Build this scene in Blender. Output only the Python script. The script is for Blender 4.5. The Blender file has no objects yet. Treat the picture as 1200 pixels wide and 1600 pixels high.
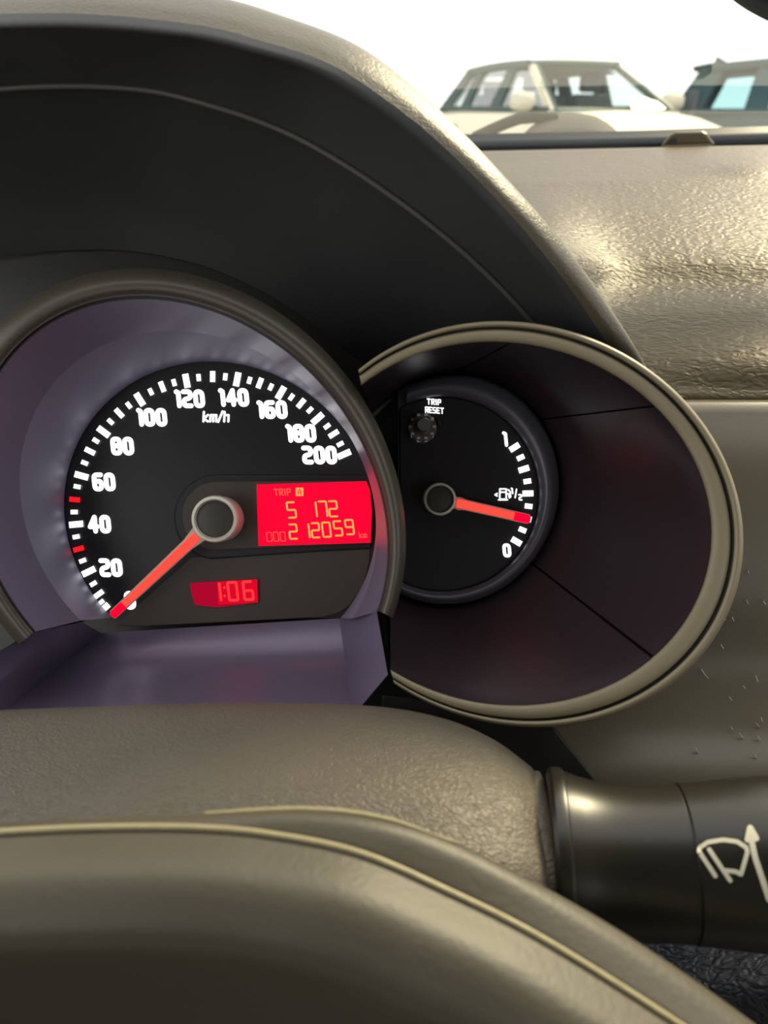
import bpy, bmesh, math, random
from mathutils import Vector, Matrix
random.seed(4)
SC = bpy.context.scene
COL = SC.collection
# ------------------------------------------------------------------ camera, sky, exposure
F = 1202.0                              # focal length in pixels of a 1200 x 1600 frame
CAM = Vector((0, 0, 1.25))
PITCH = math.radians(28)
FW = Vector((0, math.cos(PITCH), -math.sin(PITCH)))
UP = Vector((0, math.sin(PITCH), math.cos(PITCH)))
cd = bpy.data.cameras.new('camera'); cam = bpy.data.objects.new('camera', cd); COL.objects.link(cam)
cam.location = CAM; cam.rotation_euler = (math.pi/2 - PITCH, 0, 0)
cd.sensor_fit = 'VERTICAL'; cd.sensor_height = 36; cd.lens = F/1600*36
cd.clip_start = 0.01; cd.clip_end = 400
cd.dof.use_dof = True; cd.dof.focus_distance = 0.285; cd.dof.aperture_fstop = 14
SC.camera = cam
w = bpy.data.worlds.new('sky'); SC.world = w; w.use_nodes = True
nt = w.node_tree; bg = nt.nodes['Background']
bg.inputs[0].default_value = (1.0, 0.985, 0.95, 1); bg.inputs[1].default_value = 1.9
sd = bpy.data.lights.new('sun', 'SUN'); sd.energy = 6.0; sd.color = (1.0, .84, .52); sd.angle = math.radians(16)
sun = bpy.data.objects.new('sun', sd); COL.objects.link(sun)
SUN_FROM = Vector((.58, .62, .62)); sun.rotation_euler = SUN_FROM.to_track_quat('Z', 'Y').to_euler()
SC.view_settings.view_transform = 'Standard'; SC.view_settings.look = 'None'
SC.view_settings.exposure = 0.0; SC.view_settings.gamma = 1; SC.view_settings.use_curve_mapping = False
SC.cycles.use_denoising = True
SC.cycles.max_bounces = 10; SC.cycles.transparent_max_bounces = 24
SC.cycles.caustics_reflective = False; SC.cycles.caustics_refractive = False

# ------------------------------------------------------------------ helpers
def U(px, py, d):                       # point seen at (px, py), d metres along the view axis
    return CAM + d*(FW + Vector(((px-600)/F, 0, 0)) + UP*((800-py)/F))
def UY(px, py, Y):                      # same, at the world distance Y ahead
    v = (800-py)/F
    return U(px, py, Y/(math.cos(PITCH)+v*math.sin(PITCH)))
def spl(pts, n):                        # Catmull-Rom through tuples, n samples by chord length
    P = [Vector(p) for p in pts]
    if len(P) == 2: return [P[0].lerp(P[1], i/(n-1)) for i in range(n)]
    L = [0]
    for a, b in zip(P, P[1:]): L.append(L[-1]+max((b-a).length, 1e-6))
    out = []
    for i in range(n):
        s = L[-1]*i/(n-1); k = 0
        while k < len(P)-2 and s > L[k+1]: k += 1
        t = (s-L[k])/(L[k+1]-L[k])
        p1, p2 = P[k], P[k+1]
        p0 = P[k-1] if k else p1*2-p2
        p3 = P[k+2] if k+2 < len(P) else p2*2-p1
        out.append(0.5*((2*p1)+(p2-p0)*t+(2*p0-5*p1+4*p2-p3)*t*t+(3*p1-p0-3*p2+p3)*t**3))
    return out
def ns(n, label=None, cat=None, group=None, kind=None, o=None):
    if label: o['label'] = label
    if cat: o['category'] = cat
    if group: o['group'] = group
    if kind: o['kind'] = kind
    return o
WORLD = {}
def thing(name, loc, label, cat, group=None):
    o = bpy.data.objects.new(name, None); COL.objects.link(o); o.location = loc; o.empty_display_size = .02
    WORLD[o] = Vector(loc)
    return ns(name, label, cat, group, o=o)
def obj(name, verts, faces, m, parent=None, smooth=True, solid=0, bevel=0, label=None, cat=None, group=None, kind=None, off=0, sub=0, sharp=None):
    """one mesh object from world-space verts"""
    verts = [Vector(v) for v in verts]
    if parent is not None: org = WORLD[parent]
    else:
        lo = Vector([min(v[i] for v in verts) for i in range(3)]); hi = Vector([max(v[i] for v in verts) for i in range(3)])
        org = (lo+hi)/2
    me = bpy.data.meshes.new(name); me.from_pydata([v-org for v in verts], [], faces); me.update()
    bm = bmesh.new(); bm.from_mesh(me); bmesh.ops.remove_doubles(bm, verts=bm.verts, dist=1e-6)
    bmesh.ops.recalc_face_normals(bm, faces=bm.faces); bm.to_mesh(me); bm.free()
    if smooth: me.shade_smooth()
    if smooth and sharp: me.set_sharp_from_angle(angle=math.radians(sharp))
    me.materials.append(m)
    o = bpy.data.objects.new(name, me); COL.objects.link(o)
    if parent is not None: o.parent = parent
    else: o.location = org
    WORLD[o] = org
    if solid:
        s = o.modifiers.new('s', 'SOLIDIFY'); s.thickness = solid; s.offset = off
    if bevel:
        b = o.modifiers.new('b', 'BEVEL'); b.width = bevel; b.segments = 2; b.limit_method = 'ANGLE'
    if sub:
        b = o.modifiers.new('u', 'SUBSURF'); b.levels = sub; b.render_levels = sub
    return ns(name, label, cat, group, kind, o)
def gridf(nr, nc, closed=False):
    f = []
    for i in range(nr-1):
        for j in range(nc if closed else nc-1):
            k = (j+1) % nc
            f.append((i*nc+j, i*nc+k, (i+1)*nc+k, (i+1)*nc+j))
    return f
def loft(name, rows, m, parent=None, nu=48, nv=None, conv=U, closed=False, raw=False, **kw):
    """rows: control curves (px, py, depth); splined along u, optionally along v"""
    R = rows if raw else [spl(r, nu) for r in rows]
    n = len(R[0])
    if nv:
        cols = [spl([r[j] for r in R], nv) for j in range(n)]
        R = [[cols[j][i] for j in range(n)] for i in range(nv)]
    V = [conv(*p) if conv else p for r in R for p in r]
    return obj(name, V, gridf(len(R), n, closed), m, parent, **kw)
def tube(name, pts, r, m, parent=None, seg=10, conv=None, **kw):
    P = [conv(*p) if conv else Vector(p) for p in pts]; V = []; n = len(P)
    for i, p in enumerate(P):
        t = (P[min(i+1, n-1)]-P[max(i-1, 0)]).normalized()
        a = t.orthogonal() if i == 0 else (a - t*a.dot(t))
        a.normalize(); b = t.cross(a)
        rr = r(i/(n-1)) if callable(r) else r
        for k in range(seg):
            an = 2*math.pi*k/seg; V.append(p+(a*math.cos(an)+b*math.sin(an))*rr)
    fs = gridf(n, seg, True) + [tuple(range(seg)), tuple((n-1)*seg+k for k in range(seg))]
    return obj(name, V, fs, m, parent, sharp=50, **kw)
def prism(name, poly, d0, d1, m, parent=None, conv=U, **kw):
    """a px polygon extruded between two depths"""
    n = len(poly)
    V = [conv(x, y, d0) for x, y in poly]+[conv(x, y, d1) for x, y in poly]
    fs = [tuple(range(n)), tuple(range(n, 2*n))]+[(i, (i+1) % n, n+(i+1) % n, n+i) for i in range(n)]
    return obj(name, V, fs, m, parent, **{**dict(smooth=False), **kw})
def lathe(name, prof, c, m, parent=None, seg=40, **kw):
    """prof: (radius px at depth d, d) around image point c, cap at both ends; radius given as px at .28 m scale"""
    V = []
    for r, d in prof:
        k = d
        base = U(c[0], c[1], c[2]) + FW*(d-c[2])
        for i in range(seg):
            a = 2*math.pi*i/seg
            V.append(base+(Vector((1, 0, 0))*math.cos(a)+UP*math.sin(a))*r)
    fs = gridf(len(prof), seg, True)+[tuple(range(seg)), tuple((len(prof)-1)*seg+i for i in range(seg))]
    return obj(name, V, fs, m, parent, **{**dict(sharp=35), **kw})
def box(name, c, s, m, parent=None, rot=None, **kw):
    V = []
    for x in (-.5, .5):
        for y in (-.5, .5):
            for z in (-.5, .5):
                v = Vector((x*s[0], y*s[1], z*s[2]))
                V.append(Vector(c)+(rot @ v if rot else v))
    fs = [(0, 1, 3, 2), (4, 6, 7, 5), (0, 4, 5, 1), (2, 3, 7, 6), (0, 2, 6, 4), (1, 5, 7, 3)]
    return obj(name, V, fs, m, parent, **{**dict(smooth=False), **kw})

# ------------------------------------------------------------------ materials
def mat(name, col, rough=.5, metal=0, spec=.5, bump=None, coat=0, vary=0, emit=None, es=1, sheen=0):
    m = bpy.data.materials.new(name); m.use_nodes = True; t = m.node_tree; b = t.nodes['Principled BSDF']
    b.inputs['Base Color'].default_value = (*col, 1); b.inputs['Roughness'].default_value = rough
    b.inputs['Metallic'].default_value = metal; b.inputs['Specular IOR Level'].default_value = spec
    b.inputs['Coat Weight'].default_value = coat; b.inputs['Coat Roughness'].default_value = .1
    if sheen: b.inputs['Sheen Weight'].default_value = sheen
    tc = t.nodes.new('ShaderNodeTexCoord')
    if emit:
        b.inputs['Emission Color'].default_value = (*emit, 1); b.inputs['Emission Strength'].default_value = es
    if vary:
        n = t.nodes.new('ShaderNodeTexNoise'); n.inputs['Scale'].default_value = 60; n.inputs['Detail'].default_value = 4
        mx = t.nodes.new('ShaderNodeMix'); mx.data_type = 'RGBA'
        mx.inputs['A'].default_value = (*[c*(1-vary) for c in col], 1); mx.inputs['B'].default_value = (*[c*(1+vary) for c in col], 1)
        t.links.new(tc.outputs['Object'], n.inputs['Vector']); t.links.new(n.outputs['Fac'], mx.inputs['Factor'])
        t.links.new(mx.outputs['Result'], b.inputs['Base Color'])
    if bump:
        kind, scale, st, dist = bump
        if kind == 'leather':
            mp = t.nodes.new('ShaderNodeMapping'); mp.inputs['Scale'].default_value = (.62, 1.15, 1); mp.inputs['Rotation'].default_value = (0, 0, .5)
            nz = t.nodes.new('ShaderNodeTexNoise'); nz.inputs['Scale'].default_value = scale*.35
            ad = t.nodes.new('ShaderNodeMix'); ad.data_type = 'VECTOR'; ad.inputs['Factor'].default_value = .012
            v = t.nodes.new('ShaderNodeTexVoronoi'); v.feature = 'SMOOTH_F1'; v.inputs['Scale'].default_value = scale
            t.links.new(tc.outputs['Object'], mp.inputs['Vector']); t.links.new(mp.outputs['Vector'], nz.inputs['Vector'])
            t.links.new(mp.outputs['Vector'], ad.inputs['A']); t.links.new(nz.outputs['Color'], ad.inputs['B'])
            t.links.new(ad.outputs['Result'], v.inputs['Vector']); src = v.outputs['Distance']
        else:
            v = t.nodes.new('ShaderNodeTexNoise'); v.inputs['Scale'].default_value = scale; v.inputs['Detail'].default_value = 3
            t.links.new(tc.outputs['Object'], v.inputs['Vector']); src = v.outputs['Fac']
        bp = t.nodes.new('ShaderNodeBump'); bp.inputs['Strength'].default_value = st; bp.inputs['Distance'].default_value = dist
        t.links.new(src, bp.inputs['Height']); t.links.new(bp.outputs['Normal'], b.inputs['Normal'])
    return m
def glassy(name, tint=(.9, .95, .95), rough=0, refl=1.0):
    m = bpy.data.materials.new(name); m.use_nodes = True; t = m.node_tree; t.nodes.remove(t.nodes['Principled BSDF'])
    tr = t.nodes.new('ShaderNodeBsdfTransparent'); tr.inputs[0].default_value = (*tint, 1)
    gl = t.nodes.new('ShaderNodeBsdfGlossy'); gl.inputs['Roughness'].default_value = rough
    fr = t.nodes.new('ShaderNodeFresnel'); fr.inputs[0].default_value = 1.45
    mu = t.nodes.new('ShaderNodeMath'); mu.operation = 'MULTIPLY'; mu.inputs[1].default_value = refl
    mx = t.nodes.new('ShaderNodeMixShader')
    t.links.new(fr.outputs[0], mu.inputs[0]); t.links.new(mu.outputs[0], mx.inputs[0])
    t.links.new(tr.outputs[0], mx.inputs[1]); t.links.new(gl.outputs[0], mx.inputs[2])
    t.links.new(mx.outputs[0], t.nodes['Material Output'].inputs[0]); return m
def glow(name, col, s):
    return mat(name, tuple(c*.02 for c in col), .6, spec=.1, emit=col, es=s)
M_DASH = mat('dash leather', (.072, .051, .022), .43, spec=.26, bump=('leather', 430, .55, .0009), vary=.08)
M_DASHS = mat('dash smooth edge', (.075, .053, .023), .38, bump=('noise', 900, .1, .0004))
M_PANEL = mat('lower panel plastic', (.135, .116, .078), .36, bump=('noise', 1500, .12, .0003), vary=.08)
M_HOOD = mat('hood plastic', (.042, .044, .046), .5, bump=('noise', 900, .15, .0003), vary=.15)
M_HOODTOP = mat('hood outer leather', (.085, .072, .045), .40, bump=('leather', 800, .22, .0006))
M_BLACK = mat('black plastic', (.014, .014, .013), .4, bump=('noise', 900, .1, .0003))
M_GLOSS = mat('black gloss stalk', (.012, .0105, .007), .33, bump=('noise', 300, .03, .0004))
M_CUP = mat('violet silver plastic', (.175, .15, .235), .33, metal=.3)
M_CUPIN = mat('violet silver band', (.225, .21, .31), .46, metal=.25)
M_LIP = mat('gauge lip plastic', (.055, .048, .036), .38)
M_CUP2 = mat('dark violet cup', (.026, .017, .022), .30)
M_RING = mat('satin ring', (.25, .21, .135), .4, vary=.08)
M_RINGD = mat('ring groove', (.04, .036, .028), .5)
M_DIAL = mat('dial black', (.020, .019, .023), .33, bump=('noise', 2500, .05, .0002))
M_DIALB = mat('dial brown panel with sheen', (.07, .058, .047), .4)  # panel's own brown, lifted to carry the sheen reflected on the dial
M_BAND = mat('dial band', (.10, .096, .125), .33, metal=.2)
M_WHITE = glow('backlit white', (1, 1, .98), 1.8)
M_REDT = glow('backlit red mark', (.95, .01, .02), 1.1)
M_LCD = glow('red screen', (.80, .0, .022), 1.5)
M_LCDD = glow('dim red screen', (.42, .0, .022), 1.0)
M_SEG = glow('screen digits', (1.0, .36, .09), 1.2)
M_SEG2 = glow('clock digits', (1.0, .035, .035), 1.2)
M_GHOST = glow('screen faint digits', (1.0, .10, .06), 1.1)
M_NEED = glow('needle red', (.85, .036, .025), 2.3)
M_NEEDT = glow('needle tip red', (.80, .0, .014), 2.3)
M_NEEDB = mat('needle clear edge', (.55, .48, .40), .3)
M_HUBR = mat('needle hub ring', (.85, .80, .70), .3)
M_CAP = mat('needle hub cap', (.045, .040, .032), .45)
M_SHROUD = mat('shroud leather', (.125, .107, .078), .5, bump=('leather', 850, .5, .0009), vary=.1)
M_WHEEL = mat('wheel pad vinyl', (.064, .056, .039), .5, bump=('noise', 700, .25, .0005), vary=.12)
M_SEAM = mat('seam edge vinyl', (.30, .26, .15), .4, bump=('noise', 500, .4, .0006))
M_INK = mat('pale printed ink', (.62, .58, .44), .5)
M_FABRIC = mat('dark ribbed knee panel', (.022, .025, .034), .5, bump=('leather', 500, .8, .0012))
M_FRIT = mat('windscreen black border', (.012, .016, .018), .35)
M_TRIMG = mat('grey headliner', (.16, .16, .165), .9)
M_CABIN = mat('cabin dark trim', (.06, .06, .062), .8)
M_GLASS = glassy('windscreen glass', (.95, .97, .97), refl=.18)

# ------------------------------------------------------------------ ellipse helpers
def ell(c, ax, d, ang):                 # point of an image ellipse at polar angle ang (deg, y up); d = unit axis of ax[0]
    a = math.radians(ang); ux, uy = math.cos(a), -math.sin(a)
    p = ux*d[0]+uy*d[1]; q = -ux*d[1]+uy*d[0]
    r = 1/math.sqrt((p/ax[0])**2+(q/ax[1])**2)
    return c[0]+ux*r, c[1]+uy*r
RIM = lambda a: ell((281, 796), (358, 297), (.68, .73), a)
STEP = lambda a: ell((310, 792), (297, 255), (.74, .67), a)
DIAL = lambda a: ell((344, 803), (249, 233), (.83, .56), a)
R2O = lambda a: ell((810, 819), (356, 312), (.94, .34), a)
R2I = lambda a: ell((788, 818), (325, 282), (.98, .2), a)
D2 = lambda a: ell((703, 765), (182, 170), (-.32, .95), a)
def outw(fn, c, a, w): x, y = fn(a); l = math.hypot(x-c[0], y-c[1]); return x+(x-c[0])/l*w, y+(y-c[1])/l*w
def lin(a, b, n): return [a+(b-a)*i/(n-1) for i in range(n)]

# ================================================================== STRUCTURE
gs = 60
obj('ground', [(-gs, -gs, 0), (gs, -gs, 0), (gs, gs, 0), (-gs, gs, 0)], [(0, 1, 2, 3)], mat('pale concrete', (.55, .53, .48), .9, bump=('noise', 8, .3, .01)), kind='structure', smooth=False)
box('floor', (.33, -.7, .36), (1.5, 3.0, .05), M_CABIN, kind='structure')
# roof lining, doors up to the belt, unseen rear wall raised to block light from behind
ceil_rows = [[(x, y, 1.60+.02*math.cos((x-.33)*1.9)) for x in lin(-.42, 1.08, 13)] for y in lin(.03, -2.0, 9)]
loft('ceiling', ceil_rows, M_TRIMG, conv=None, raw=True, solid=.03, kind='structure')
box('wall_left', (-.47, -.75, .72), (.08, 3.0, .72), M_CABIN, kind='structure', bevel=.01)
box('wall_right', (1.13, -.75, .72), (.08, 3.0, .72), M_CABIN, kind='structure', bevel=.01)
box('wall_back', (.33, -2.1, .92), (1.5, .1, 1.12), M_CABIN, kind='structure', bevel=.01)
for i, (x, y0, y1) in enumerate([(-.44, .80, .05), (1.10, .80, .05)]):
    tube(f'trim_{i+1}', [(x, y0, 1.06), (x+(.01 if x < 0 else -.01), (y0+y1)/2, 1.36), (x+(.03 if x < 0 else -.03), y1, 1.60)], .035, M_TRIMG, kind='structure')
for i, (x, y) in enumerate([(-.44, -.75), (1.10, -.75), (-.42, -1.95), (1.08, -1.95)]):
    tube(f'trim_{i+3}', [(x, y, 1.05), (x, y, 1.61)], .045, M_TRIMG, kind='structure')
ds = thing('unseen_shade_seat', (0, -.45, .38), None, None); ds['kind'] = 'structure'  # unseen seat behind the camera, added to shade the gauges
def cushion(name, c, s, m, rx):
    R = Matrix.Rotation(rx, 3, 'X'); V = []; n = 24
    for k, (t, q) in enumerate([(-.5, .75), (-.42, .95), (0, 1), (.42, .95), (.5, .75)]):
        for i in range(n):
            a = 2*math.pi*i/n; ca, sa = math.cos(a), math.sin(a)
            V.append(Vector(c)+R @ Vector((s[0]/2*q*math.copysign(abs(ca)**.5, ca), t*s[1], s[2]/2*q*math.copysign(abs(sa)**.5, sa))))
    return obj(name, V, gridf(5, n, True)+[tuple(range(n)), tuple(4*n+i for i in range(n))], m, ds, sharp=60)
cushion('seat_cushion', (0, -.30, .62), (.50, .50, .18), M_CABIN, .1); cushion('backrest', (0, -.58, .98), (.48, .16, .66), M_CABIN, .25); cushion('headrest', (0, -.68, 1.38), (.26, .10, .20), M_CABIN, .2)
# windscreen pane with its black border along the bottom
ws = [[(x, .79-.04*((x-.33)/.75)**2, 1.19) for x in lin(-.42, 1.08, 15)], [(x, .42-.03*((x-.33)/.75)**2, 1.43) for x in lin(-.42, 1.08, 15)], [(x, .05, 1.60) for x in lin(-.42, 1.08, 15)]]
win = loft('window_1', ws, M_GLASS, conv=None, raw=True, kind='structure')
loft('black_border', [[(-900, 232, .712), (500, 216, .712), (800, 211, .712), (1000, 207, .712), (1200, 200, .712), (1700, 190, .712)], [(-900, 250, .700), (500, 240, .700), (800, 236, .700), (1000, 232, .700), (1200, 226, .700), (1700, 214, .700)]], M_FRIT, win, conv=UY, nu=24, solid=.004)

# ================================================================== DASHBOARD
dash = thing('dashboard', U(1100, 700, .3), 'grained grey brown dashboard with smooth lower panel beside the gauges', 'dashboard')
rows = []
xs = [-900, -400, 0, 300, 600, 720, 800, 850, 890, 930, 970, 1010, 1060, 1110, 1200, 1350, 1600, 2000]
for py, Y in [(234, .66), (262, .575), (284, .52), (292, .505), (340, .44), (400, .385), (450, .355), (500, .325), (560, .297), (610, .282), (626, .278), (631, .281)]:
    r = []
    for x in xs:
        tilt = (max(x, 500)-1000)*-.022*max(0, (330-py)/100) if py < 330 else 0
        b = math.exp(-((x-840)/75)**2)*math.exp(-((py-420)/95)**2)*.05        # fillet swelling against the hood
        b += math.exp(-((x-1190)/100)**2-((py-262)/20)**2)*.03
        b2 = math.exp(-((x-1180)/130)**2-((py-540)/55)**2)*.006
        b3 = -math.exp(-((x-1060)/150)**2-((py-450)/40)**2)*.006
        r.append((x, py+tilt, Y-b-b2-b3+(min(.16, max(0, 850-x)*.00045) if py > 400 else 0)))
    rows.append(r)
loft('top_pad', rows, M_DASH, dash, conv=UY, nu=130, nv=90, solid=.003)
box('firewall', (.33, .40, .72), (1.5, .02, .62), M_BLACK, dash)
tube('pad_crease', [(x, 286-(x-1000)*.012, .5135) for x in lin(780, 1700, 40)], .0011, M_DASHS, dash, conv=UY, seg=8)
rows = [[(x, py, Y) for x in ((1005 if py < 1050 else max(830, 1005-(py-1050)*2.2)), 1080, 1200, 1400, 1800)] for py, Y in [(626, .279), (629, .2735), (634, .271), (642, .2695), (720, .256), (820, .244), (930, .234), (1040, .226), (1130, .213), (1200, .199), (1245, .192), (1275, .19)]]
loft('lower_panel', rows, M_PANEL, dash, conv=UY, nu=30, nv=60, solid=.002)
prism('column_panel', [(596, 1085), (700, 1092), (868, 1138), (938, 1225), (960, 1300), (596, 1300)], .232, .236, M_BLACK, dash, bevel=.0008)
loft('knee_panel', [[(820, 1240, .262), (1000, 1240, .262), (1400, 1240, .262)], [(820, 1420, .262), (1000, 1420, .262), (1400, 1420, .258)], [(820, 1500, .262), (1000, 1490, .258), (1400, 1480, .235)], [(820, 1600, .262), (1000, 1580, .25), (1400, 1560, .222)], [(820, 1720, .27), (1000, 1720, .262), (1400, 1720, .235)]], M_FABRIC, dash, nu=40, nv=40, solid=.003)
PR = [(720, .256), (820, .244), (930, .234), (1040, .226), (1130, .213), (1200, .199)]
V, Fc = [], []
for k in range(26):
    px, py = random.uniform(1060, 1195), random.uniform(880, 1195)
    Y = next(a[1]+(b[1]-a[1])*(py-a[0])/(b[0]-a[0]) for a, b in zip(PR, PR[1:]) if a[0] <= py <= b[0])-.0019
    if math.hypot(px-810, (py-819)*1.1) < 345: continue
    l = random.uniform(2, 6); an = math.radians(random.uniform(45, 75)); c, q = math.cos(an), math.sin(an); b = len(V)
    pts = [(-l, -.7), (l, -.7), (l, .7), (-l, .7)]
    V += [UY(px+c*u-q*v, py+q*u+c*v, Y) for u, v in pts]+[UY(px+c*u-q*v, py+q*u+c*v, Y+.0004) for u, v in pts]
    Fc += [(b, b+1, b+2, b+3), (b+4, b+5, b+6, b+7), (b, b+1, b+5, b+4), (b+2, b+3, b+7, b+6)]
obj('dust', V, Fc, mat('dust fibre', (.85, .83, .75), .8), dash, smooth=False, kind='stuff')
# small moulded cover standing at the far edge of the pad
cov = [(1032, 229), (1038, 221), (1048, 210), (1056, 206), (1098, 205), (1104, 208), (1112, 219), (1118, 226)]
prism('sensor_cover', cov, .690, .668, M_DASHS, dash, conv=UY, bevel=.003)
prism('sensor_recess', [(1046, 226), (1051, 217), (1057, 216), (1058, 222), (1054, 227)], .6685, .664, M_BLACK, dash, conv=UY)

# ================================================================== INSTRUMENT HOOD
S0 = [(-420, 60, .23), (-200, -12, .214), (100, -30, .208), (320, -8, .209), (450, 28, .211), (560, 72, .213), (650, 140, .215), (720, 203, .217), (800, 288, .220), (860, 355, .223), (925, 440, .229), (985, 530, .238), (1025, 600, .252)]
L1 = [(-420, 130, .21), (-200, 60, .199), (60, 40, .195), (280, 54, .196), (400, 80, .198), (500, 112, .201), (590, 166, .205), (670, 228, .209), (750, 304, .214), (810, 370, .218), (870, 445, .225), (925, 525, .236), (960, 585, .250)]
C2 = [(-420, 240, .238), (-200, 165, .230), (30, 137, .227), (210, 139, .227), (330, 165, .227), (440, 204, .228), (530, 252, .229), (620, 312, .231), (700, 374, .234), (760, 428, .239), (815, 485, .246), (860, 540, .256), (890, 600, .268)]
C3 = [(-420, 460, .29), (-200, 430, .292), (0, 400, .295), (170, 390, .297), (300, 410, .297), (400, 450, .297), (480, 500, .297), (560, 560, .297), (640, 590, .297), (700, 620, .296), (760, 640, .295), (800, 670, .295), (830, 720, .295)]
def inw(c, f, dd): return [(x+(380-x)*f, y+(640-y)*f, d+dd) for x, y, d in c]
def mid(a, b, t, dd=0): return [tuple(p+(q-p)*t + (dd if i == 2 else 0) for i, (p, q) in enumerate(zip(A, B))) for A, B in zip(a, b)]
hood = thing('instrument_hood', U(500, 300, .25), 'dark arched hood shading the gauges, pale lit rim along its top', 'gauge hood')
loft('outer_shell', [inw(S0, .30, .12), inw(S0, .10, .05), inw(S0, .018, .012), S0, mid(S0, L1, .35, -.0035), mid(S0, L1, .72, -.0025)], M_HOODTOP, hood, nu=90, nv=36)
loft('rim_band', [mid(S0, L1, .72, -.0025), L1, mid(L1, C2, .12), mid(L1, C2, .5), C2], M_HOOD, hood, nu=90, nv=24)
loft('inner_liner', [C2, mid(C2, C3, .06, .002), mid(C2, C3, .3, .004), mid(C2, C3, .7, .004), C3], M_HOOD, hood, nu=90, nv=24)
tube('liner_seam', [tuple(p) for p in spl([(x, y, d-.0008) for x, y, d in C2], 90)], .0009, mat('seam grey', (.085, .083, .078), .5), hood, conv=U, seg=8)
prism('back_plate', [(-420, 420), (0, 380), (300, 350), (560, 490), (780, 640), (830, 800), (790, 920), (700, 1120), (-420, 1140)], .2985, .303, M_BLACK, hood)

# ================================================================== SPEEDOMETER
DD = .28
sp = thing('speedometer', U(340, 1000, DD), 'large round speedometer lit white with red needle at 0 and red trip screen', 'speedometer')
N = 96
RA, SA, DA = lin(-27, 220, N), lin(-36, 224, N), lin(-41, 224, N)
RC = (281, 796)
def lipw(a): return 34+11*math.sin(math.radians(a))-6*math.cos(math.radians(a))
def rimrow(k, d, n=0): return [(*outw(RIM, RC, a, lipw(a)*k+n), d) for a in RA]
loft('lip', [rimrow(0, .2335, 1), rimrow(.03, .2312), rimrow(.2, .2288), rimrow(.5, .2282), rimrow(.8, .2300), rimrow(1, .2335)], M_LIP, sp, raw=True, nv=20)
loft('outer_wall', [rimrow(1, .2335), [((x-600)*.2335/.262+600, (y-800)*.2335/.262+800, .262) for x, y, d in rimrow(1, 0)], [((x-600)*.2335/.297+600, (y-800)*.2335/.297+800, .297) for x, y, d in rimrow(1, 0)]], M_BLACK, sp, raw=True)
tube('lip_edge', [(*RIM(a), .2328) for a in RA], .0006, M_BLACK, sp, conv=U, seg=6)
stepd = [.253]*N
loft('cup_wall', [[(*RIM(a), .2332) for a in RA], [(*[(p+q)/2 for p, q in zip(RIM(a), STEP(s))], .2425) for a, s in zip(RA, SA)], [(*STEP(a), .253) for a in SA]], M_CUP, sp, raw=True)
inner = []
for s, a in zip(SA, DA):
    inner.append(((*STEP(s), .253), (*[p*.35+q*.65 for p, q in zip(STEP(s), DIAL(a))], .2655), (*DIAL(a), .2785)))
loft('cup_band', [[i[0] for i in inner], [i[1] for i in inner], [i[2] for i in inner]], M_CUPIN, sp, raw=True)
# apron below the dial
top = [(50, 988, .2340), (128, 972, .262), (158, 989, .2785), (530, 966, .2785), (588, 952, .2340)]
bot = [(-80, 1062, .225), (-40, 1092, .228), (-20, 1132, .232), (552, 1118, .234), (606, 1054, .2245)]
def facet(c, n=5): return [tuple(p+(q-p)*k/n for p, q in zip(a, b)) for a, b in zip(c, c[1:]) for k in range(n)]+[c[-1]]
at, ab = facet(top), facet(bot)
ar = []
for v in lin(0, 1, 11):
    ar.append([tuple(p+(q-p)*v+(.009*math.sin(math.pi*v)**1.5*max(0, 1-max(0, (abs(k-12.5)-2.6)/5)) if i == 2 else 0) for i, (p, q) in enumerate(zip(a, b))) for k, (a, b) in enumerate(zip(at, ab))])
loft('apron', ar, M_CUP, sp, raw=True, sharp=22)
dialpoly = [DIAL(a) for a in lin(-41, 224, 80)]
dial = prism('dial_face', dialpoly, DD-.001, DD+.002, M_DIAL, sp)
def plate(name, poly, d, m, parent, **kw): return prism(name, poly, d-.0003, d, m, parent, **kw)
# raised brown lower plate and the raised track around hub and trip screen
def arc(c, r, a0, a1, n, ry=None): return [(c[0]+r*math.cos(math.radians(a)), c[1]-(ry or r)*math.sin(math.radians(a))) for a in lin(a0, a1, n)]
plate('lower_plate', [(182, 978), (205, 955), (300, 872), (335, 868), (578, 858), (577, 880), (566, 917), (547, 945), (530, 957), (505, 964), (230, 978)], DD-.001, M_DIALB, sp, bevel=.0003)
track = arc((338, 808), 66, 95, 265, 24)+[(580, 856), (586, 800), (579, 742)]
prism('screen_surround', track, DD-.0022, DD-.001, M_DIAL, sp, bevel=.0006)
track2 = arc((338, 806), 54, 95, 265, 24)+[(577, 849), (582, 800), (575, 751)]
prism('screen_recess', track2, DD-.0028, DD-.0022, M_DIALB, sp, bevel=.0004)
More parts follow.
